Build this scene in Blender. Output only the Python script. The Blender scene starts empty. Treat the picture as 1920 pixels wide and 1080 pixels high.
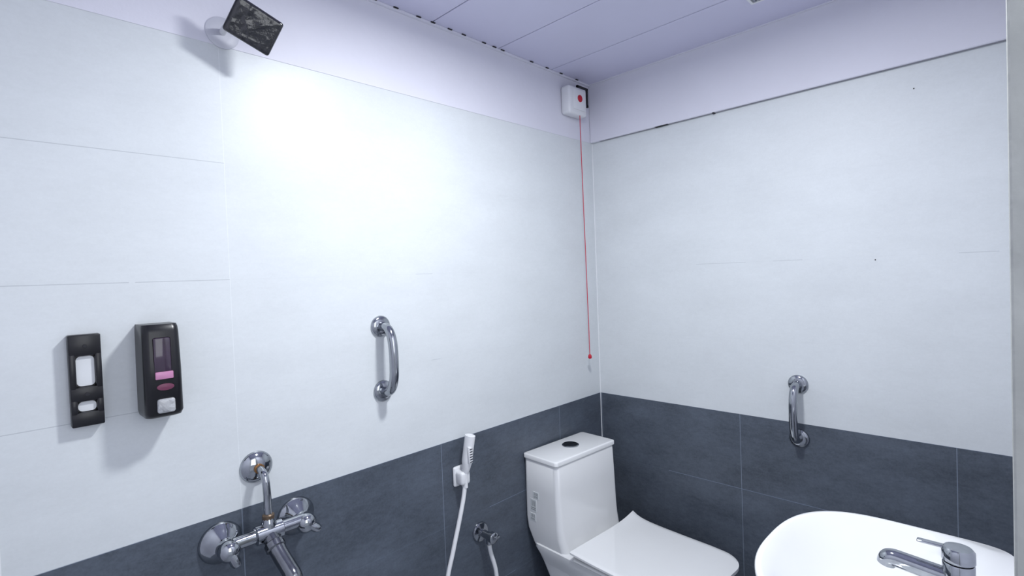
import bpy, bmesh, math, random
import numpy as np
from math import sin, cos, pi, radians
from mathutils import Vector, Matrix, Euler
scene=bpy.context.scene
COL=scene.collection
ZC=2.373
# ---------------------------------------------------------------- materials
def new_mat(name):
    m=bpy.data.materials.new(name); m.use_nodes=True
    nt=m.node_tree; b=nt.nodes['Principled BSDF']
    return m,nt,b
def simple(name,col,rough=.4,metal=0.,coat=0.,spec=.5,noise=0.,nscale=20.,bump=0.,bscale=60.,trans=0.,emis=None,estr=0.,ior=1.45,bdist=.01):
    m,nt,b=new_mat(name)
    b.inputs['Base Color'].default_value=(*col,1); b.inputs['Roughness'].default_value=rough
    b.inputs['Metallic'].default_value=metal; b.inputs['Coat Weight'].default_value=coat
    b.inputs['Coat Roughness'].default_value=.05
    b.inputs['Specular IOR Level'].default_value=spec; b.inputs['Transmission Weight'].default_value=trans
    b.inputs['IOR'].default_value=ior
    if emis: b.inputs['Emission Color'].default_value=(*emis,1); b.inputs['Emission Strength'].default_value=estr
    tc=nt.nodes.new('ShaderNodeTexCoord')
    n=nt.nodes.new('ShaderNodeTexNoise'); n.inputs['Scale'].default_value=nscale; n.inputs['Detail'].default_value=5
    nt.links.new(tc.outputs['Object'],n.inputs['Vector'])
    mx=nt.nodes.new('ShaderNodeMix'); mx.data_type='RGBA'
    mx.inputs['A'].default_value=(*[c*(1-noise) for c in col],1); mx.inputs['B'].default_value=(*[min(1,c*(1+noise)) for c in col],1)
    nt.links.new(n.outputs['Fac'],mx.inputs['Factor']); nt.links.new(mx.outputs['Result'],b.inputs['Base Color'])
    if bump>0:
        n2=nt.nodes.new('ShaderNodeTexNoise'); n2.inputs['Scale'].default_value=bscale; n2.inputs['Detail'].default_value=4
        nt.links.new(tc.outputs['Object'],n2.inputs['Vector'])
        bp=nt.nodes.new('ShaderNodeBump'); bp.inputs['Strength'].default_value=bump; bp.inputs['Distance'].default_value=bdist
        nt.links.new(n2.outputs['Fac'],bp.inputs['Height']); nt.links.new(bp.outputs['Normal'],b.inputs['Normal'])
    return m
def math_node(nt,op,a,b=None,c=None):
    n=nt.nodes.new('ShaderNodeMath'); n.operation=op
    for i,v in enumerate((a,b,c)):
        if v is None: continue
        if isinstance(v,(int,float)): n.inputs[i].default_value=v
        else: nt.links.new(v,n.inputs[i])
    return n.outputs[0]
def mixc(nt,f,a,b):
    n=nt.nodes.new('ShaderNodeMix'); n.data_type='RGBA'
    for s,v in (('Factor',f),('A',a),('B',b)):
        if isinstance(v,(int,float)): n.inputs[s].default_value=v
        elif isinstance(v,tuple): n.inputs[s].default_value=(*v,1)
        else: nt.links.new(v,n.inputs[s])
    return n.outputs['Result']
def noise(nt,vec,scale,detail=5,rough=.5):
    n=nt.nodes.new('ShaderNodeTexNoise'); n.inputs['Scale'].default_value=scale; n.inputs['Detail'].default_value=detail
    n.inputs['Roughness'].default_value=rough
    nt.links.new(vec,n.inputs['Vector']); return n.outputs['Fac']
LIGHT=(.645,.677,.697); DARK=(.080,.096,.124)
def tile_mat(name,axis,u0,uclear,rough,segs):
    m,nt,b=new_mat(name)
    tc=nt.nodes.new('ShaderNodeTexCoord'); vec=tc.outputs['Object']
    sp=nt.nodes.new('ShaderNodeSeparateXYZ'); nt.links.new(vec,sp.inputs[0])
    u=sp.outputs[axis]; z=sp.outputs['Z']
    def line(c,off,step,w):
        t=math_node(nt,'DIVIDE',math_node(nt,'SUBTRACT',c,off),step)
        fr=math_node(nt,'FRACT',math_node(nt,'ADD',t,100.5))
        d=math_node(nt,'MULTIPLY',math_node(nt,'ABSOLUTE',math_node(nt,'SUBTRACT',fr,.5)),step)
        return math_node(nt,'LESS_THAN',d,w)
    vl=line(u,u0,.655,.0012); hl=line(z,0.,.3,.0010)
    dark=math_node(nt,'LESS_THAN',z,.9)
    mp=nt.nodes.new('ShaderNodeMapping'); nt.links.new(vec,mp.inputs['Vector']); mp.inputs['Scale'].default_value=(1,1,2.2)
    n1=noise(nt,mp.outputs[0],3.5,8,.62); n2=noise(nt,mp.outputs[0],38,6,.7); n3=noise(nt,vec,160,4,.6)
    mot=math_node(nt,'ADD',math_node(nt,'MULTIPLY',n1,.5),math_node(nt,'ADD',math_node(nt,'MULTIPLY',n2,.3),math_node(nt,'MULTIPLY',n3,.2)))
    mot=math_node(nt,'MINIMUM',math_node(nt,'MAXIMUM',math_node(nt,'MULTIPLY_ADD',mot,3.4,-1.2),0),1)
    lc=mixc(nt,mot,tuple(c*.935 for c in LIGHT),tuple(min(1,c*1.05) for c in LIGHT))
    dc=mixc(nt,mot,tuple(c*.60 for c in DARK),tuple(c*1.42 for c in DARK))
    col=mixc(nt,dark,lc,dc)
    nj=noise(nt,vec,2.6,3)
    jn=math_node(nt,'GREATER_THAN',nj,.47)
    clear=math_node(nt,'LESS_THAN',u,uclear)
    hcol=mixc(nt,dark,(.28,.31,.34),(.20,.25,.34)); vcol=mixc(nt,dark,(.78,.81,.83),(.24,.29,.37))
    sg=0.0
    for (a,bb,zz) in segs:
        k=math_node(nt,'MULTIPLY',math_node(nt,'GREATER_THAN',u,a),math_node(nt,'LESS_THAN',u,bb))
        k=math_node(nt,'MULTIPLY',k,math_node(nt,'LESS_THAN',math_node(nt,'ABSOLUTE',math_node(nt,'SUBTRACT',z,zz)),.05))
        sg=k if isinstance(sg,float) else math_node(nt,'MAXIMUM',sg,k)
    hL=math_node(nt,'ADD',math_node(nt,'MULTIPLY',math_node(nt,'MULTIPLY',clear,jn),.40),math_node(nt,'ADD',math_node(nt,'MULTIPLY',sg,.34),.03))
    hD=math_node(nt,'ADD',math_node(nt,'MULTIPLY',jn,.6),.15)
    hf=math_node(nt,'ADD',math_node(nt,'MULTIPLY',hD,dark),math_node(nt,'MULTIPLY',hL,math_node(nt,'SUBTRACT',1,dark)))
    col=mixc(nt,math_node(nt,'MULTIPLY',hl,hf),col,hcol)
    vf=math_node(nt,'ADD',math_node(nt,'MULTIPLY',dark,.6),math_node(nt,'ADD',math_node(nt,'MULTIPLY',clear,.6),.03))
    vf=math_node(nt,'MINIMUM',vf,.8)
    col=mixc(nt,math_node(nt,'MULTIPLY',vl,vf),col,vcol)
    nt.links.new(col,b.inputs['Base Color'])
    r=math_node(nt,'ADD',math_node(nt,'MULTIPLY',n1,.16),rough)
    nt.links.new(r,b.inputs['Roughness']); b.inputs['Specular IOR Level'].default_value=.45
    bp=nt.nodes.new('ShaderNodeBump'); bp.inputs['Strength'].default_value=.10; bp.inputs['Distance'].default_value=.002
    nt.links.new(n2,bp.inputs['Height']); nt.links.new(bp.outputs['Normal'],b.inputs['Normal'])
    return m
M_tn=tile_mat('tile_north','X',-.318,-1.628,.32,[(-1.05,-.98,1.5),(-1.0,-.96,1.2),(-1.64,-1.60,.9)])  # right of the X bound, joint colour is faded as if overexposed
M_te=tile_mat('tile_east','Y',-.662,-9,.40,[(-.70,-.50,1.5),(-1.42,-1.33,1.5),(-.9,-.80,1.5)])
M_plaster=simple('lavender_paint',(.70,.70,.775),.55,noise=.03,nscale=6,bump=.10,bscale=40)
M_ceil=simple('ceiling_panel',(.61,.605,.76),.32,noise=.03,nscale=5)
M_gap=simple('dark_gap',(.02,.02,.025),.8)
M_soft=simple('grey_gap_shade',(.30,.30,.34),.8,noise=.4,nscale=9)
M_floor=simple('floor_tile',(.36,.38,.42),.4,noise=.2,nscale=12)
M_white=simple('porcelain',(.81,.82,.825),.10,coat=.5,noise=.01)
M_plastic=simple('white_plastic',(.76,.77,.79),.3,noise=.02)
M_grout=simple('white_grout',(.80,.82,.84),.6,noise=.05)
M_pad=simple('off_white_insert',(.68,.70,.72),.5,noise=.08)
M_chrome=simple('chrome',(.40,.42,.45),.07,metal=1,noise=.35,nscale=35)
M_steel=simple('polished_steel',(.38,.40,.43),.12,metal=1,noise=.15,nscale=25)
M_brass=simple('rusty_brass',(.14,.10,.07),.4,metal=.6,noise=.6,nscale=120)
M_black=simple('black_plastic',(.007,.007,.010),.28,noise=.1)
M_blackwrap=simple('crinkled_black_wrap',(.010,.010,.014),.10,coat=.7,bump=1.,bscale=26,noise=.2,bdist=.006)
M_pink=simple('pink_soap',(.50,.22,.38),.25,noise=.12,nscale=60)
M_darkred=simple('dark_soap',(.14,.035,.075),.3,noise=.1)
M_smoke=simple('smoked_window',(.036,.022,.042),.12,coat=.5,noise=.5,nscale=30)
M_clear=simple('clear_button',(.42,.43,.45),.12,coat=1,noise=.45,nscale=60,bump=.6,bscale=70)
M_red=simple('red_plastic',(.50,.01,.03),.35,noise=.05)
M_cord=simple('red_cord',(.50,.03,.06),.6,noise=.1,nscale=300)
M_jamb=simple('weathered_frame_paint',(.40,.41,.40),.6,noise=.2,nscale=14,bump=.2,bscale=30)
M_ring=simple('translucent_plastic',(.66,.67,.74),.45,trans=.15,noise=.03)
M_label=simple('paper_label',(.66,.69,.70),.6,noise=.03)
M_ink=simple('label_ink',(.16,.18,.19),.7)
M_emit=simple('lamp_diffuser',(.9,.93,1),.5,emis=(.92,.96,1),estr=6)
# ---------------------------------------------------------------- mesh helpers
def mk(name,bm,mats,smooth=True,sharp=40):
    me=bpy.data.meshes.new(name); bmesh.ops.recalc_face_normals(bm,faces=bm.faces[:]); bm.to_mesh(me); bm.free()
    if not isinstance(mats,(list,tuple)): mats=[mats]
    for m in mats: me.materials.append(m)
    o=bpy.data.objects.new(name,me); COL.objects.link(o)
    if smooth:
        me.shade_smooth()
        me.set_sharp_from_angle(angle=radians(sharp))
    return o
def box(bm,lo,hi,bev=0.,seg=2,mat=0,M=None):
    r=bmesh.ops.create_cube(bm,size=1); vs=r['verts']
    for v in vs:
        v.co=Vector([lo[i]+(v.co[i]+.5)*(hi[i]-lo[i]) for i in range(3)])
    fs=set(f for v in vs for f in v.link_faces)
    if bev>0:
        es=set(e for v in vs for e in v.link_edges)
        r=bmesh.ops.bevel(bm,geom=list(es),offset=bev,segments=seg,profile=.5,affect='EDGES')
        fs=set(f for f in fs if f.is_valid)|set(r['faces'])
        vs=list(set(v for f in fs for v in f.verts))
    for f in fs: f.material_index=mat
    if M is not None:
        for v in vs: v.co=M@v.co
    return vs
def rings(bm,R,cap0=True,cap1=True,mat=0,closed=True):
    V=[[bm.verts.new(p) for p in r] for r in R]
    n=len(V[0])
    for a,b in zip(V[:-1],V[1:]):
        for i in range(n if closed else n-1):
            j=(i+1)%n
            f=bm.faces.new((a[i],a[j],b[j],b[i])); f.material_index=mat
    if cap0: f=bm.faces.new(V[0][::-1]); f.material_index=mat
    if cap1: f=bm.faces.new(V[-1]); f.material_index=mat
    return V
def frame_for(d):
    d=Vector(d).normalized(); a=Vector((0,0,1)) if abs(d.z)<.9 else Vector((1,0,0))
    u=d.cross(a).normalized(); v=d.cross(u).normalized(); return u,v,d
def lathe(bm,origin,axis,prof,n=32,mat=0):
    u,v,d=frame_for(axis); o=Vector(origin); R=[]
    for t,r in prof:
        r=max(r,1e-5)
        R.append([o+d*t+(u*cos(2*pi*i/n)+v*sin(2*pi*i/n))*r for i in range(n)])
    rings(bm,R,mat=mat)
def smoothpath(pts,sub=8):
    P=[Vector(p) for p in pts]; out=[]
    for i in range(len(P)-1):
        p0=P[max(i-1,0)];p1=P[i];p2=P[i+1];p3=P[min(i+2,len(P)-1)]
        for k in range(sub):
            t=k/sub
            out.append(.5*((2*p1)+(p2-p0)*t+(2*p0-5*p1+4*p2-p3)*t*t+(3*p1-p0-3*p2+p3)*t**3))
    out.append(P[-1]); return out
def tube(bm,path,rad,n=16,mat=0,flat=1.):
    T=[(path[min(i+1,len(path)-1)]-path[max(i-1,0)]).normalized() for i in range(len(path))]
    u,v,_=frame_for(T[0]); R=[]
    for i,p in enumerate(path):
        if i:
            q=T[i-1].rotation_difference(T[i]); u=q@u; v=q@v
        r=rad(i/(len(path)-1)) if callable(rad) else rad
        R.append([p+(u*cos(2*pi*k/n)+v*sin(2*pi*k/n)*flat)*r for k in range(n)])
    rings(bm,R,mat=mat)
def rr(xh,y0,y1,z,rb,rf,n=10):
    pts=[]
    def arc(cx,cy,r,a0,a1):
        for i in range(n+1):
            a=a0+(a1-a0)*i/n; pts.append(Vector((cx+r*cos(a),cy+r*sin(a),z)))
    arc(xh-rb,y0-rb,rb,0,pi/2); arc(-xh+rb,y0-rb,rb,pi/2,pi)
    arc(-xh+rf,y1+rf,rf,pi,1.5*pi); arc(xh-rf,y1+rf,rf,1.5*pi,2*pi)
    return pts
def wallpad(bm,xa,xb,za,zb,ya,yb,r):
    """rounded rectangle prism flat on the north wall"""
    def ring(y): return [Vector(((xa+xb)/2+p.x,y,p.y)) for p in rr((xb-xa)/2,zb,za,0,r,r,6)]
    rings(bm,[ring(yb),ring(ya)])
def thing(name,loc,label,cat,group=None,rotz=0):
    e=bpy.data.objects.new(name,None); e.empty_display_size=.05; e.location=loc; e.rotation_euler=(0,0,rotz); COL.objects.link(e)
    e['label']=label; e['category']=cat
    if group: e['group']=group
    return e
def part(o,parent,label=None,world=True,root=None):
    root=root or parent
    if world:
        Mi=(Matrix.Translation(root.location)@root.rotation_euler.to_matrix().to_4x4()).inverted()
        o.data.transform(Mi)
    o.parent=parent
    if label: o['label']=label
    return o
def struct(name,lo,hi,mat,bev=0):
    bm=bmesh.new(); box(bm,lo,hi,bev); o=mk(name,bm,mat,smooth=False); o['kind']='structure'; return o
# ---------------------------------------------------------------- shell
XW=-2.16; YS=-1.462
struct('wall_north',(XW-.1,0,0),(.1,.1,ZC+.15),M_tn)
struct('wall_east',(0,YS-.14,0),(.1,0,ZC+.15),M_te)
struct('wall_west',(XW-.1,YS-.14,0),(XW,0,ZC+.15),M_plaster)
bm=bmesh.new()
box(bm,(-1.20,YS-.14,0),(0,YS,ZC+.15)); box(bm,(XW,YS-.14,0),(-2.14,YS,ZC+.15)); box(bm,(-2.14,YS-.14,2.12),(-1.20,YS,ZC+.15))
o=mk('wall_south',bm,M_plaster,smooth=False); o['kind']='structure'
struct('floor',(XW-.1,YS-1.2,-.1),(.1,.1,0),M_floor)
bm=bmesh.new()
xs=[-.302-.322*k for k in range(-1,7)]
for x in xs:
    x1=min(x,-.0005); x0=max(x-.322+.0045,XW)
    if x1-x0>.01: box(bm,(x0,YS,ZC),(x1,0,ZC+.012),.0015,1)
box(bm,(XW-.1,YS-.14,ZC+.014),(.1,.1,ZC+.05),mat=1)
o=mk('ceiling',bm,[M_ceil,M_gap],smooth=False); o['kind']='structure'
struct('trim_1',(XW,-.0015,2.1),(-.018,0,ZC),M_plaster,.0007)
bm=bmesh.new(); box(bm,(-.018,YS,2.1),(0,0,ZC),.004,2)
box(bm,(-.0130,YS,2.0995),(-.0005,-.05,2.1005),mat=1)  # soft grey gap strip, painted as a continuous shadow under the plaster ledge
box(bm,(-.0165,-.600,2.097),(-.0005,-.592,2.1005),mat=2)
box(bm,(-.0165,-.40,2.0990),(-.0005,-.34,2.1005),mat=2)
o=mk('trim_2',bm,[M_plaster,M_soft,M_gap],smooth=False); o['kind']='structure'
bm=bmesh.new(); box(bm,(XW,-.012,ZC-.008),(-.018,-.001,ZC),.001,1)
for x in [-.12,-.235,-.33,-.43,-.60,-.645,-.70,-.80,-.865,-.94,-1.0,-1.09,-1.17,-1.26,-1.4,-1.5,-1.6]:
    box(bm,(x-.012,-.017,ZC-.003),(x+.006,-.0115,ZC-.0005),mat=1)
o=mk('trim_3',bm,[M_plaster,M_gap],smooth=False); o['kind']='structure'
struct('trim_4',(-.024,YS,ZC-.005),(-.018,-.012,ZC),M_plaster)
struct('trim_5',(-.0028,-.0028,0),(0,0,2.1),M_grout)
struct('trim_6',(-1.30,YS-.14,0),(-1.20,YS+.0075,2.12),M_jamb,.003)
struct('trim_7',(-2.155,-.004,0),(-2.0765,0,2.1),M_grout)
# ---------------------------------------------------------------- lamp
LX,LY=-1.13,-.84
L=thing('ceiling_light',(LX,LY,ZC),'round white surface ceiling downlight','ceiling light')
bm=bmesh.new(); lathe(bm,(LX,LY,ZC),(0,0,-1),[(-.001,.115),(.035,.115),(.040,.11),(.040,.103),(.032,.10),(.032,.0)],40); part(mk('lamp_rim',bm,M_plastic),L)
bm=bmesh.new(); lathe(bm,(LX,LY,ZC),(0,0,-1),[(.032,.099),(.038,.098),(.039,.0)],40); part(mk('lamp_diffuser',bm,M_emit),L)
ld=bpy.data.lights.new('lamp_glow','AREA'); ld.shape='DISK'; ld.size=.17; ld.energy=22; ld.color=(.94,.97,1.)
lo=bpy.data.objects.new('lamp_glow',ld); COL.objects.link(lo); lo.parent=L; lo.location=(0,0,-.044)
L2=thing('ceiling_vent',(-.25,-.86,ZC),'small square white ceiling vent','vent')
vx0,vx1,vy0,vy1=-.285,-.215,-.895,-.822
bm=bmesh.new()
box(bm,(vx0,vy0,ZC-.006),(vx1,vy0+.008,ZC)); box(bm,(vx0,vy1-.008,ZC-.006),(vx1,vy1,ZC)); box(bm,(vx0,vy0+.008,ZC-.006),(vx0+.008,vy1-.008,ZC)); box(bm,(vx1-.008,vy0+.008,ZC-.006),(vx1,vy1-.008,ZC))
part(mk('vent_frame',bm,M_plastic,smooth=False),L2)
bm=bmesh.new(); box(bm,(vx0+.008,vy0+.008,ZC-.001),(vx1-.008,vy1-.008,ZC))
for k in range(4): box(bm,(vx0+.008,vy0+.012+.014*k,ZC-.005),(vx1-.008,vy0+.018+.014*k,ZC-.001))
part(mk('vent_grille',bm,M_steel,smooth=False),L2)
# ---------------------------------------------------------------- overhead shower
sh=thing('wall_shower',(-1.615,-.001,2.14),'black square shower head wrapped in crinkled plastic on wall arm','shower')
bm=bmesh.new(); lathe(bm,(-1.618,-.001,2.134),(0,-1,0),[(0,.040),(.003,.040),(.005,.037),(.006,.02),(.006,0)],36); part(mk('wall_flange',bm,M_ring),sh,'pale translucent round flange')
bm=bmesh.new(); tube(bm,smoothpath([(-1.618,-.004,2.134),(-1.618,-.05,2.138),(-1.60,-.085,2.138),(-1.585,-.11,2.132)]),.008); part(mk('shower_arm',bm,M_plastic),sh,'white arm')
ctr=Vector((-1.583,-.12,2.120)); ex=Vector((.108,-.012,-.046)).normalized(); nrm=Vector((-.30,-.85,-.40)); nrm=(nrm-ex*nrm.dot(ex)).normalized(); ey=nrm.cross(ex).normalized()
if ey.z<0: ey=-ey
M=Matrix((ex,ey,nrm)).transposed().to_4x4(); M.translation=ctr
random.seed(7)
nd=[(random.uniform(0,pi),random.uniform(-.05,.05),random.uniform(-.04,.04),random.uniform(.0006,.0016)) for _ in range(12)]
bm=bmesh.new()
vs=box(bm,(-.056,-.045,-.007),(.056,.045,.007),.0065,3)
bmesh.ops.subdivide_edges(bm,edges=[e for e in bm.edges if e.calc_length()>.02],cuts=22,use_grid_fill=True)
for v in bm.verts:
    x,y,z=v.co
    if abs(z)>.0065 :
        h=0
        for a,cx_,cy_,am in nd:
            dd=(x-cx_)*sin(a)-(y-cy_)*cos(a); al=(x-cx_)*cos(a)+(y-cy_)*sin(a)
            h+=am*math.exp(-(dd/.0035)**2)*math.exp(-(al/.03)**2)
        v.co.z+=h*(1 if z>0 else -1)
    v.co=M@v.co
part(mk('shower_head',bm,M_blackwrap,sharp=70),sh,'glossy black square head in crinkled plastic')
bm=bmesh.new()
box(bm,(-.030,-.026,-.020),(.030,.026,-.006),.006,2,M=M)
part(mk('head_housing',bm,M_black),sh)
# ---------------------------------------------------------------- dispenser bracket
b=thing('dispenser_bracket',(-1.929,0,1.19),'empty black plastic soap dispenser wall bracket with openings','wall bracket')
bm=bmesh.new()
x0,x1,z0,z1=-1.958,-1.902,1.193,1.391
D=-.024
ox0,ox1=x0+.012,x1-.012
box(bm,(x0+.004,-.008,z0+.004),(x1-.004,.0005,z1-.004))
for (a,bb) in ((z0,1.224),(1.247,1.278),(1.345,z1)):
    box(bm,(x0,D,a),(x1,.0003,bb),.003,2)
for (a,bb) in ((1.218,1.252),(1.272,1.351)):
    box(bm,(x0,D,a),(ox0,.0003,bb),.003,2); box(bm,(ox1,D,a),(x1,.0003,bb),.003,2)
part(mk('bracket_frame',bm,M_black),b)
for za,zb in ((1.2250,1.2460),(1.2795,1.3440)):
    bm=bmesh.new(); wallpad(bm,ox0+.0005,ox1-.0005,za,zb,-.016,-.006,.0085); part(mk('back_pad',bm,M_pad,smooth=False),b,'white rounded insert')
for zz in (1.366,1.262):
    bm=bmesh.new(); lathe(bm,(-1.930,D,zz),(0,-1,0),[(0,.0042),(.0012,.0038),(.0012,.0)],12); part(mk('mounting_screw',bm,M_gap),b)
# ---------------------------------------------------------------- soap dispenser
cx=-1.801
d=thing('soap_dispenser',(cx,0,1.19),'black wall soap dispenser with pink liquid and clear push button','soap dispenser')
R=[]
def dsec(z,hw,dep,r=.014,n=5):
    pts=[]
    pts.append((cx+hw,.0003,z)); 
    for i in range(n+1):
        a=-pi/2*i/n; pts.append((cx+hw-r+r*cos(a),-dep+r+r*sin(a),z))
    for i in range(n+1):
        a=-pi/2-pi/2*i/n; pts.append((cx-hw+r+r*cos(a),-dep+r+r*sin(a),z))
    pts.append((cx-hw,.0003,z)); return [Vector(p) for p in pts]
for z,h,dep in ((1.190,.030,.060),(1.194,.035,.074),(1.205,.0375,.083),(1.30,.037,.084),(1.385,.036,.080),(1.397,.0355,.076),(1.403,.034,.072)):
    R.append(dsec(z,h,dep))
bm=bmesh.new(); rings(bm,R); part(mk('dispenser_shell',bm,M_black,sharp=50),d)
bm=bmesh.new(); box(bm,(cx-.018,-.0858,1.285),(cx+.016,-.080,1.374),.004,2); part(mk('level_window',bm,M_smoke),d,'magenta tinted smoked level window')
bm=bmesh.new(); box(bm,(cx-.017,-.0880,1.280),(cx+.018,-.0845,1.297),.002,2); part(mk('soap_liquid',bm,M_pink),d,'pink liquid soap')
bm=bmesh.new(); lathe(bm,(cx+.002,-.0825,1.262),(0,-1,0),[(0,.0175),(.003,.0165),(.004,.0)],24); 
for v in bm.verts: v.co.z=1.262+(v.co.z-1.262)*.45
part(mk('nozzle_guard',bm,M_darkred),d,'dark red oval')
bm=bmesh.new(); box(bm,(cx-.016,-.090,1.204),(cx+.019,-.079,1.236),.005,3); part(mk('push_button',bm,M_clear),d,'clear ribbed push button')
# ---------------------------------------------------------------- grab bars
def grab(name,label,P,nrm,z_hi,z_lo,out):
    n=Vector(nrm); top=Vector((*P,z_hi)); bot=Vector((*P,z_lo)); Z=Vector((0,0,1)); H=z_hi-z_lo
    e=thing(name,(P[0],P[1],z_lo),label,'grab bar','short chrome grab bars')
    bm=bmesh.new()
    pts=[top-n*.0005]
    K=12
    for i in range(K+1):
        a=pi*i/K
        c_,s_=cos(a),sin(a)
        pts.append(top.lerp(bot,.5)+Z*(H/2*math.copysign(abs(c_)**.72,c_))+n*(.014+(out-.014)*abs(s_)**.72))
    pts.append(bot-n*.0005)
    tube(bm,smoothpath(pts,6),.0145,20); part(mk('bar',bm,M_steel),e)
    for q in (top,bot):
        bm=bmesh.new(); lathe(bm,q-n*.0008,n,[(0,.034),(.005,.034),(.010,.030),(.013,.018),(.013,0)],32); part(mk('flange',bm,M_steel),e)
grab('grab_bar','curved polished chrome grab bar on pale shower wall',(-1.195,0),(0,-1,0),1.337,1.130,.072)
grab('grab_bar','curved polished chrome grab bar across pale and dark tiles',(0,-.876),(-1,0,0),1.045,.845,.068)
# ---------------------------------------------------------------- shower mixer
m=thing('shower_mixer',(-1.585,0,.80),'chrome wall shower mixer with two handles and riser pipe','shower mixer')
zc=.842
bm=bmesh.new()
tube(bm,[Vector((-1.672,-.062,zc)),Vector((-1.495,-.062,zc))],.0165,20)
lathe(bm,(-1.622,-.062,zc),(1,0,0),[(0,.017),(.004,.024),(.068,.024),(.072,.017)],24)
lathe(bm,(-1.585,-.062,zc),(0,0,1),[(-.024,.020),(.02,.020),(.03,.016),(.045,.013)],24)
part(mk('mixer_body',bm,M_chrome),m)
for X,Z in ((-1.682,.832),(-1.490,.832)):
    bm=bmesh.new(); lathe(bm,(X,.0008,Z),(0,-1,0),[(0,.052),(.004,.052),(.010,.048),(.022,.036),(.034,.024),(.042,.018),(.066,.018)],40); part(mk('wall_escutcheon',bm,M_chrome),m)
    bm=bmesh.new(); lathe(bm,(X,-.052,Z),(0,-1,0),[(0,.019),(.006,.025),(.022,.026),(.030,.021),(.036,.012),(.038,0)],28)
    dirv=Vector((.30,-.25,-.9)).normalized() if X<-1.6 else Vector((.70,-.15,-.55)).normalized()
    tube(bm,[Vector((X,-.070,Z))+dirv*t for t in (.0,.010,.020,.032,.040,.042)],lambda t:.018 if t<.75 else (.014 if t<.9 else .007),16,flat=.7)
    part(mk('handle',bm,M_chrome),m)
bm=bmesh.new(); lathe(bm,(-1.588,.0008,.999),(0,-1,0),[(0,.042),(.003,.042),(.009,.038),(.018,.020),(.020,.0)],36); part(mk('wall_escutcheon',bm,M_chrome),m)
bm=bmesh.new(); tube(bm,smoothpath([(-1.588,-.012,.999),(-1.588,-.035,.998),(-1.587,-.055,.985),(-1.586,-.062,.955),(-1.585,-.062,.90),(-1.585,-.062,.86)]),.0098,16); part(mk('riser_pipe',bm,M_chrome),m)
bm=bmesh.new(); lathe(bm,(-1.588,-.018,.999),(0,-1,0),[(0,.0128),(.008,.0128)],12); part(mk('pipe_nut',bm,simple('orange_brass',(.34,.17,.06),.35,metal=.7,noise=.5,nscale=100)),m,'tarnished brass nut')
bm=bmesh.new(); lathe(bm,(-1.585,-.062,.880),(0,0,1),[(-.004,.015),(.007,.015),(.010,.012)],12); part(mk('pipe_nut',bm,M_brass),m,'brown tarnished nut')
bm=bmesh.new(); tube(bm,smoothpath([(-1.586,-.070,.834),(-1.583,-.092,.818),(-1.579,-.120,.796),(-1.574,-.150,.775),(-1.571,-.170,.760),(-1.570,-.178,.740)]),.0205,20)
lathe(bm,(-1.584,-.086,.822),Vector((.06,-.76,-.62)),[(0,.021),(.003,.0245),(.018,.0245),(.021,.021)],24)
part(mk('spout',bm,simple('dark_worn_chrome',(.22,.23,.25),.14,metal=1,noise=.35,nscale=30)),m,'dark worn chrome outlet')
# ---------------------------------------------------------------- bidet sprayer
h=thing('bidet_sprayer',(-.905,0,.75),'white handheld bidet sprayer with hose in wall holder','bidet sprayer')
bm=bmesh.new(); box(bm,(-.930,-.014,.733),(-.882,.0006,.805),.008,3); box(bm,(-.926,-.050,.745),(-.884,-.010,.792),.010,3); part(mk('holder',bm,M_plastic),h)
bm=bmesh.new(); tube(bm,smoothpath([(-.905,-.040,.735),(-.904,-.041,.775),(-.901,-.044,.80),(-.896,-.048,.84),(-.891,-.052,.88),(-.887,-.056,.912),(-.886,-.057,.922)]),lambda t:.012+.0095*min(1,max(0,(t-.25)/.2)) if t<.95 else .015,20,flat=.75)
part(mk('spray_handle',bm,M_plastic),h)
bm=bmesh.new(); box(bm,(-.908,-.073,.825),(-.890,-.060,.885),.004,2)
for k in range(6): box(bm,(-.905,-.0742,.830+.009*k),(-.893,-.0728,.833+.009*k),mat=1)
part(mk('trigger',bm,[M_plastic,M_steel]),h,'ribbed white and grey trigger')
bm=bmesh.new(); tube(bm,smoothpath([(-.905,-.040,.745),(-.916,-.042,.70),(-.941,-.045,.63),(-.975,-.048,.54),(-1.012,-.05,.43),(-1.01,-.05,.30),(-.93,-.05,.17),(-.84,-.05,.17),(-.785,-.055,.28),(-.785,-.055,.38),(-.803,-.050,.46),(-.809,-.050,.493)],12),.0078,12); part(mk('hose',bm,M_plastic),h)
v=thing('angle_valve',(-.809,0,.52),'chrome angle valve feeding the bidet sprayer hose','valve')
bm=bmesh.new(); lathe(bm,(-.809,.0006,.525),(0,-1,0),[(0,.037),(.003,.037),(.009,.033),(.014,.015),(.03,.014),(.060,.014)],32)
lathe(bm,(-.809,-.050,.525),(0,0,-1),[(0,.012),(.028,.012),(.030,.010)],20); part(mk('valve_body',bm,M_chrome),v)
bm=bmesh.new(); lathe(bm,(-.809,-.058,.525),(0,-1,0),[(0,.013),(.004,.020),(.020,.020),(.025,.014),(.026,0)],24); box(bm,(-.812,-.086,.519),(-.787,-.070,.531),.003,2); part(mk('valve_handle',bm,M_chrome),v)
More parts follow.
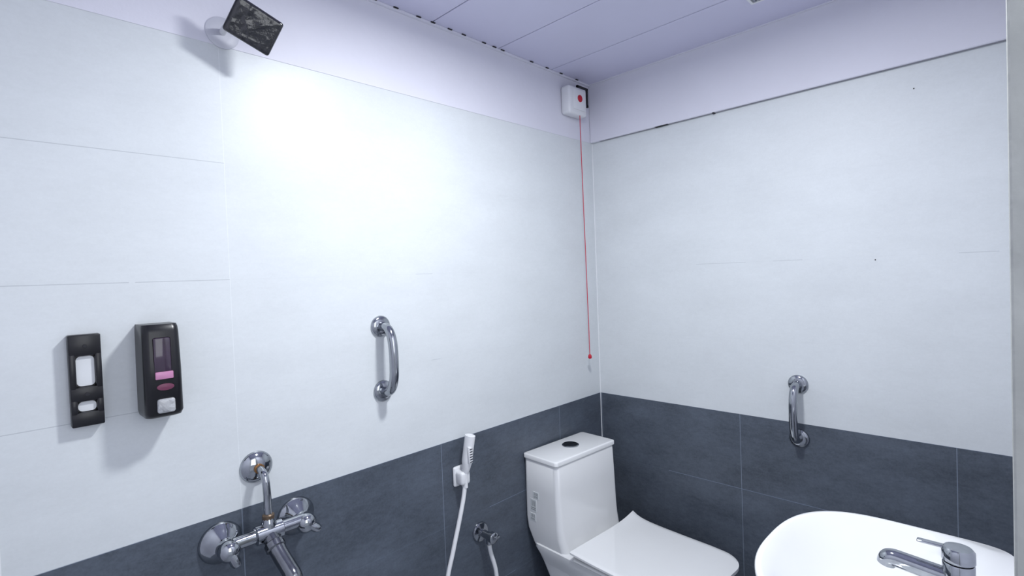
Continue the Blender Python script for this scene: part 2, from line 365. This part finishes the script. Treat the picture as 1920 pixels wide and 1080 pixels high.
# ---------------------------------------------------------------- call box
c=thing('emergency_call_box',(-.165,-.0015,2.25),'white emergency pull-cord alarm box with red button','emergency alarm')
bm=bmesh.new(); box(bm,(-.234,-.052,2.193),(-.103,-.0012,2.318),.012,3); part(mk('alarm_case',bm,M_plastic),c)
bm=bmesh.new(); box(bm,(-.208,-.056,2.214),(-.116,-.050,2.306),.004,2); part(mk('alarm_faceplate',bm,M_plastic),c)
bm=bmesh.new(); lathe(bm,(-.162,-.056,2.266),(0,-1,0),[(0,.016),(.003,.0155),(.003,.013),(.006,.011),(.007,0)],28); part(mk('alarm_button',bm,M_red),c,'round red button')
bm=bmesh.new(); box(bm,(-.150,-.036,2.318),(-.142,-.028,2.336)); box(bm,(-.150,-.036,2.328),(-.070,-.028,2.336)); box(bm,(-.080,-.036,2.248),(-.070,-.028,2.336),.001,1); box(bm,(-.110,-.036,2.250),(-.070,-.028,2.258)); part(mk('antenna',bm,M_black,smooth=False),c,'thin black bracket')
bm=bmesh.new(); pth=smoothpath([(-.152,-.045,2.197),(-.149,-.045,1.9),(-.143,-.045,1.5),(-.138,-.045,1.105)],10); tube(bm,pth,.0018,8); part(mk('pull_cord',bm,M_cord),c,'thin red pull cord')
bm=bmesh.new(); lathe(bm,(-.138,-.045,1.108),(0,0,-1),[(0,.003),(.004,.007),(.014,.009),(.020,.006),(.021,0)],16); part(mk('cord_knob',bm,M_red),c,'red knob')
# ---------------------------------------------------------------- toilet
t=thing('toilet',(-.374,-.010,0),'white one-piece ceramic toilet with closed squared lid','toilet',rotz=radians(-3))
def loft(name,secs,mat,sharp=45,label=None,fn=None):
    bm=bmesh.new(); rings(bm,[rr(*s) for s in secs])
    if fn:
        for v in bm.verts: fn(v)
    return part(mk(name,bm,mat,sharp=sharp),t,label,world=False)
loft('bowl',[(.12,-.12,-.52,0,.03,.10),(.125,-.11,-.53,.02,.03,.10),(.125,-.11,-.56,.14,.03,.11),(.145,-.09,-.62,.26,.04,.12),(.175,-.05,-.68,.35,.04,.12),(.185,-.03,-.700,.385,.04,.12),(.185,-.03,-.703,.400,.04,.12),(.178,-.035,-.70,.405,.04,.12)],M_white)
loft('tank',[(.150,-.09,-.24,.24,.03,.03),(.168,-.06,-.235,.33,.03,.03),(.180,-.025,-.215,.40,.025,.03),(.186,-.006,-.198,.455,.02,.025),(.187,0,-.192,.50,.02,.022),(.186,0,-.187,.62,.02,.02),(.185,0,-.182,.736,.02,.02),(.182,-.003,-.180,.739,.02,.02)],M_white)
loft('tank_lid',[(.186,0.0,-.183,.7395,.014,.014),(.189,.0,-.186,.741,.014,.014),(.189,.0,-.186,.7545,.014,.014),(.187,-.002,-.184,.757,.013,.013),(.183,-.008,-.179,.758,.012,.012)],M_white)
bm=bmesh.new(); lathe(bm,(.010,-.086,.7575),(0,0,1),[(0,.036),(.003,.036),(.0045,.033)],36); ob=part(mk('flush_button',bm,M_steel),t,'round dark chrome dual flush button',world=False)
bm=bmesh.new()
for s in (-1,1):
    n_=14; r_=.031
    P0=[Vector((.010+r_*cos(a_)*1.,-.086+s*(.0012+r_*sin(a_)),.7610)) for a_ in [pi*i/n_ for i in range(n_+1)]]
    P1=[p+Vector((0,0,.0025)) for p in P0]
    rings(bm,[P0,P1])
part(mk('push_plates',bm,simple('dark_chrome',(.07,.073,.082),.2,metal=1,noise=.1),smooth=False),ob,'dark push plates',world=False)
YB=-.250
def lift(v):
    d_=YB-v.co.y
    v.co.z+=.008*math.exp(-max(d_,0)/.10)+.016*math.exp(-max(d_,0)/.03)*max(0,(v.co.x/.20))**3
    v.co.z-=.006*max(0,(d_-.35)/.15)
loft('seat',[(.190,-.258,-.718,.4065,.012,.100),(.196,-.254,-.724,.410,.012,.105),(.196,-.254,-.724,.418,.012,.105),(.192,-.258,-.720,.420,.012,.102)],M_white)
bm=bmesh.new()
def gridlid(xh,y0,y1,rf,nu=28,nv=40):
    top=[];
    for j in range(nv+1):
        s=j/nv; y=y0+(y1-y0)*(1-(1-s)**1.6)
        dy=y-(y1+rf)
        w=xh if dy>0 else xh-rf+math.sqrt(max(0,rf*rf-dy*dy))
        top.append([(.006+w*(-1+2*i/nu),y) for i in range(nu+1)])
    return top
G=gridlid(.206,YB,-.732,.085)
layers=[]
for dz,ins in ((.000,.003),(.002,.0),(.009,.0),(.0115,.003)):
    L_=[]
    for row in G:
        L_.append([(x*(1-ins/.2),y*1.0,dz) for x,y in row])
    layers.append(L_)
nv=len(G)-1; nu=len(G[0])-1
def vtx(L_,j,i):
    x,y,z=L_[j][i]; return bm.verts.new((x,y,.4235+z))
bot=[[vtx(layers[0],j,i) for i in range(nu+1)] for j in range(nv+1)]
topv=[[vtx(layers[3],j,i) for i in range(nu+1)] for j in range(nv+1)]
for j in range(nv):
    for i in range(nu):
        bm.faces.new((bot[j][i],bot[j+1][i],bot[j+1][i+1],bot[j][i+1]))
        bm.faces.new((topv[j][i],topv[j][i+1],topv[j+1][i+1],topv[j+1][i]))
pr=[(0,i) for i in range(nu+1)]+[(j,nu) for j in range(1,nv+1)]+[(nv,i) for i in range(nu-1,-1,-1)]+[(j,0) for j in range(nv-1,0,-1)]
mid=[[vtx(layers[k],j,i) for (j,i) in pr] for k in (1,2)]
seq=[[bot[j][i] for j,i in pr],mid[0],mid[1],[topv[j][i] for j,i in pr]]
for a,bq in zip(seq[:-1],seq[1:]):
    for i in range(len(pr)):
        k=(i+1)%len(pr); bm.faces.new((a[i],a[k],bq[k],bq[i]))
for v_ in bm.verts: lift(v_)
part(mk('seat_lid',bm,M_white,sharp=50),t,world=False)
for sx in (-.075,.075):
    bm=bmesh.new(); lathe(bm,(sx-.02,-.240,.420),(1,0,0),[(0,.010),(.002,.012),(.038,.012),(.04,.010)],16); part(mk('lid_hinge',bm,M_white),t,world=False)
st=[(-.1868,-.082,-.050,.585,.612),(-.1872,-.068,-.034,.530,.580),(-.1876,-.062,-.030,.492,.522)]
for k,(x,y0,y1,z0,z1) in enumerate(st):
    bm=bmesh.new(); box(bm,(x-.0006,y0,z0),(x+.0010,y1,z1)); so_=part(mk('paper_label',bm,M_label,smooth=False),t,'small pale grey printed sticker',world=False)
    bm=bmesh.new()
    for i in range(6):
        yy=y0+(y1-y0)*(.12+.74*i/6); wv=(.0010,.0018,.0008,.0016,.0012,.0009)[i]
        box(bm,(x-.0008,yy,z0+.45*(z1-z0)),(x-.0005,yy+wv,z1-.12*(z1-z0)))
    for q in (.14,.28):
        box(bm,(x-.0008,y0+.004,z0+q*(z1-z0)),(x-.0005,y1-.005,z0+(q+.05)*(z1-z0)))
    part(mk('label_print',bm,M_ink,smooth=False),so_,None,world=False)
# ---------------------------------------------------------------- wash basin
BX,BY,BZ=-.82,-1.255,.85
w=thing('wash_basin',(BX,YS+.08,0),'white ceramic wash basin with rounded front on pedestal','wash basin')
def outl(a,bf,bb,nf,nb,cy,z,N=96,nr=None):
    P=[]
    for i in range(N):
        th=2*pi*i/N; c_,s_=cos(th),sin(th)
        if s_>=0: n=(nr or nf) if c_>0 else nf; y=bf*abs(s_)**(2/n)
        else: n=nb; y=-bb*abs(s_)**(2/n)
        x=a*math.copysign(abs(c_)**(2/n),c_)
        P.append(Vector((BX+x,BY+cy+y,z)))
    return P
bm=bmesh.new()
back=BY-YS
Rg=[outl(.14,.10,back,2.2,6,0,BZ-.17),outl(.20,.16,back,2.2,6,0,BZ-.13),outl(.255,.212,back,2.3,7,0,BZ-.05,nr=2.6),outl(.270,.224,back,2.3,8,0,BZ-.010,nr=2.8),outl(.270,.224,back,2.3,8,0,BZ-.003,nr=2.8),outl(.267,.221,back-.003,2.3,8,0,BZ,nr=2.8),
 outl(.261,.215,.092,2.3,3.4,0,BZ-.0005,nr=2.7),outl(.256,.210,.088,2.3,3.2,0,BZ-.003,nr=2.7),outl(.235,.190,.082,2.2,2.8,0,BZ-.020,nr=2.5),outl(.19,.15,.068,2.1,2.4,0,BZ-.055,nr=2.3),outl(.12,.09,.05,2,2.1,0,BZ-.083),outl(.06,.05,.035,2,2,0,BZ-.092),outl(.022,.022,.022,2,2,0,BZ-.094)]
rings(bm,Rg); part(mk('basin_bowl',bm,M_white,sharp=70),w)
bm=bmesh.new(); lathe(bm,(BX,BY,BZ-.0935),(0,0,1),[(0,.021),(.002,.020),(.0025,.012),(.0015,0)],24); part(mk('drain',bm,M_chrome),w)
bm=bmesh.new(); rings(bm,[outl(a_,b_,back-.02,2,5,-.0,z) for a_,b_,z in ((.11,.07,0),(.105,.065,.03),(.075,.03,.15),(.07,.03,.45),(.09,.06,BZ-.165))]); part(mk('pedestal',bm,M_white,sharp=70),w)
FY=-1.374
f=thing('basin_faucet',(BX,FY,BZ),'chrome single-lever basin mixer faucet on the basin','faucet')
bm=bmesh.new(); lathe(bm,(BX,FY,BZ+.0005),(0,0,1),[(0,.028),(.004,.028),(.006,.0245),(.060,.0245),(.062,.023),(.062,0)],32); part(mk('faucet_body',bm,M_chrome),f)
bm=bmesh.new(); tube(bm,smoothpath([(BX,FY+.010,BZ+.028),(BX,FY+.04,BZ+.031),(BX,FY+.08,BZ+.035),(BX,FY+.100,BZ+.0365),(BX,FY+.109,BZ+.032),(BX,FY+.112,BZ+.021)]),lambda t:.0175-.0015*t,18); part(mk('spout',bm,M_chrome),f)
bm=bmesh.new(); lathe(bm,(BX,FY,BZ+.064),(0,0,1),[(0,.023),(.003,.0255),(.022,.025),(.027,.021),(.029,0)],32)
box(bm,(BX-.007,FY+.010,BZ+.0845),(BX+.007,FY+.062,BZ+.0890),.002,3); part(mk('lever',bm,M_chrome),f)
# ---------------------------------------------------------------- wall plugs
for (y,z) in ((-1.229,2.023),(-1.119,1.489)):
    bm=bmesh.new(); lathe(bm,(.0005,y,z),(-1,0,0),[(0,.0020),(.0015,.0020),(.0015,.0013),(.001,0)],12); o=mk('wall_plug',bm,M_black)
    o['label']='tiny dark wall plug in pale tile'; o['category']='wall plug'; o['group']='wall plugs'
# ---------------------------------------------------------------- added fill light, world, camera
ld=bpy.data.lights.new('fill_light','AREA'); ld.shape='RECTANGLE'; ld.size=.9; ld.size_y=1.6; ld.energy=11; ld.color=(.93,.96,1.)  # added fill light behind the camera, evens out the room
lo=bpy.data.objects.new('fill_light',ld); COL.objects.link(lo); lo.location=(-1.7,-2.2,1.9); lo.rotation_euler=(radians(75),0,radians(-15))
lo['label']='added fill light outside the doorway'; lo['category']='fill light'
wd=bpy.data.worlds.new('World'); scene.world=wd; wd.use_nodes=True
wd.node_tree.nodes['Background'].inputs[0].default_value=(.80,.87,1,1); wd.node_tree.nodes['Background'].inputs[1].default_value=.6
cam=bpy.data.cameras.new('camera'); co=bpy.data.objects.new('camera',cam); COL.objects.link(co)
co.location=(-2.07932,-1.46274,1.48263); co.rotation_euler=(1.54686,.03805,-.79639)
cam.sensor_width=36; cam.lens=973.49/1920*36; cam.clip_start=.005; scene.camera=co
scene.view_settings.view_transform='Standard'
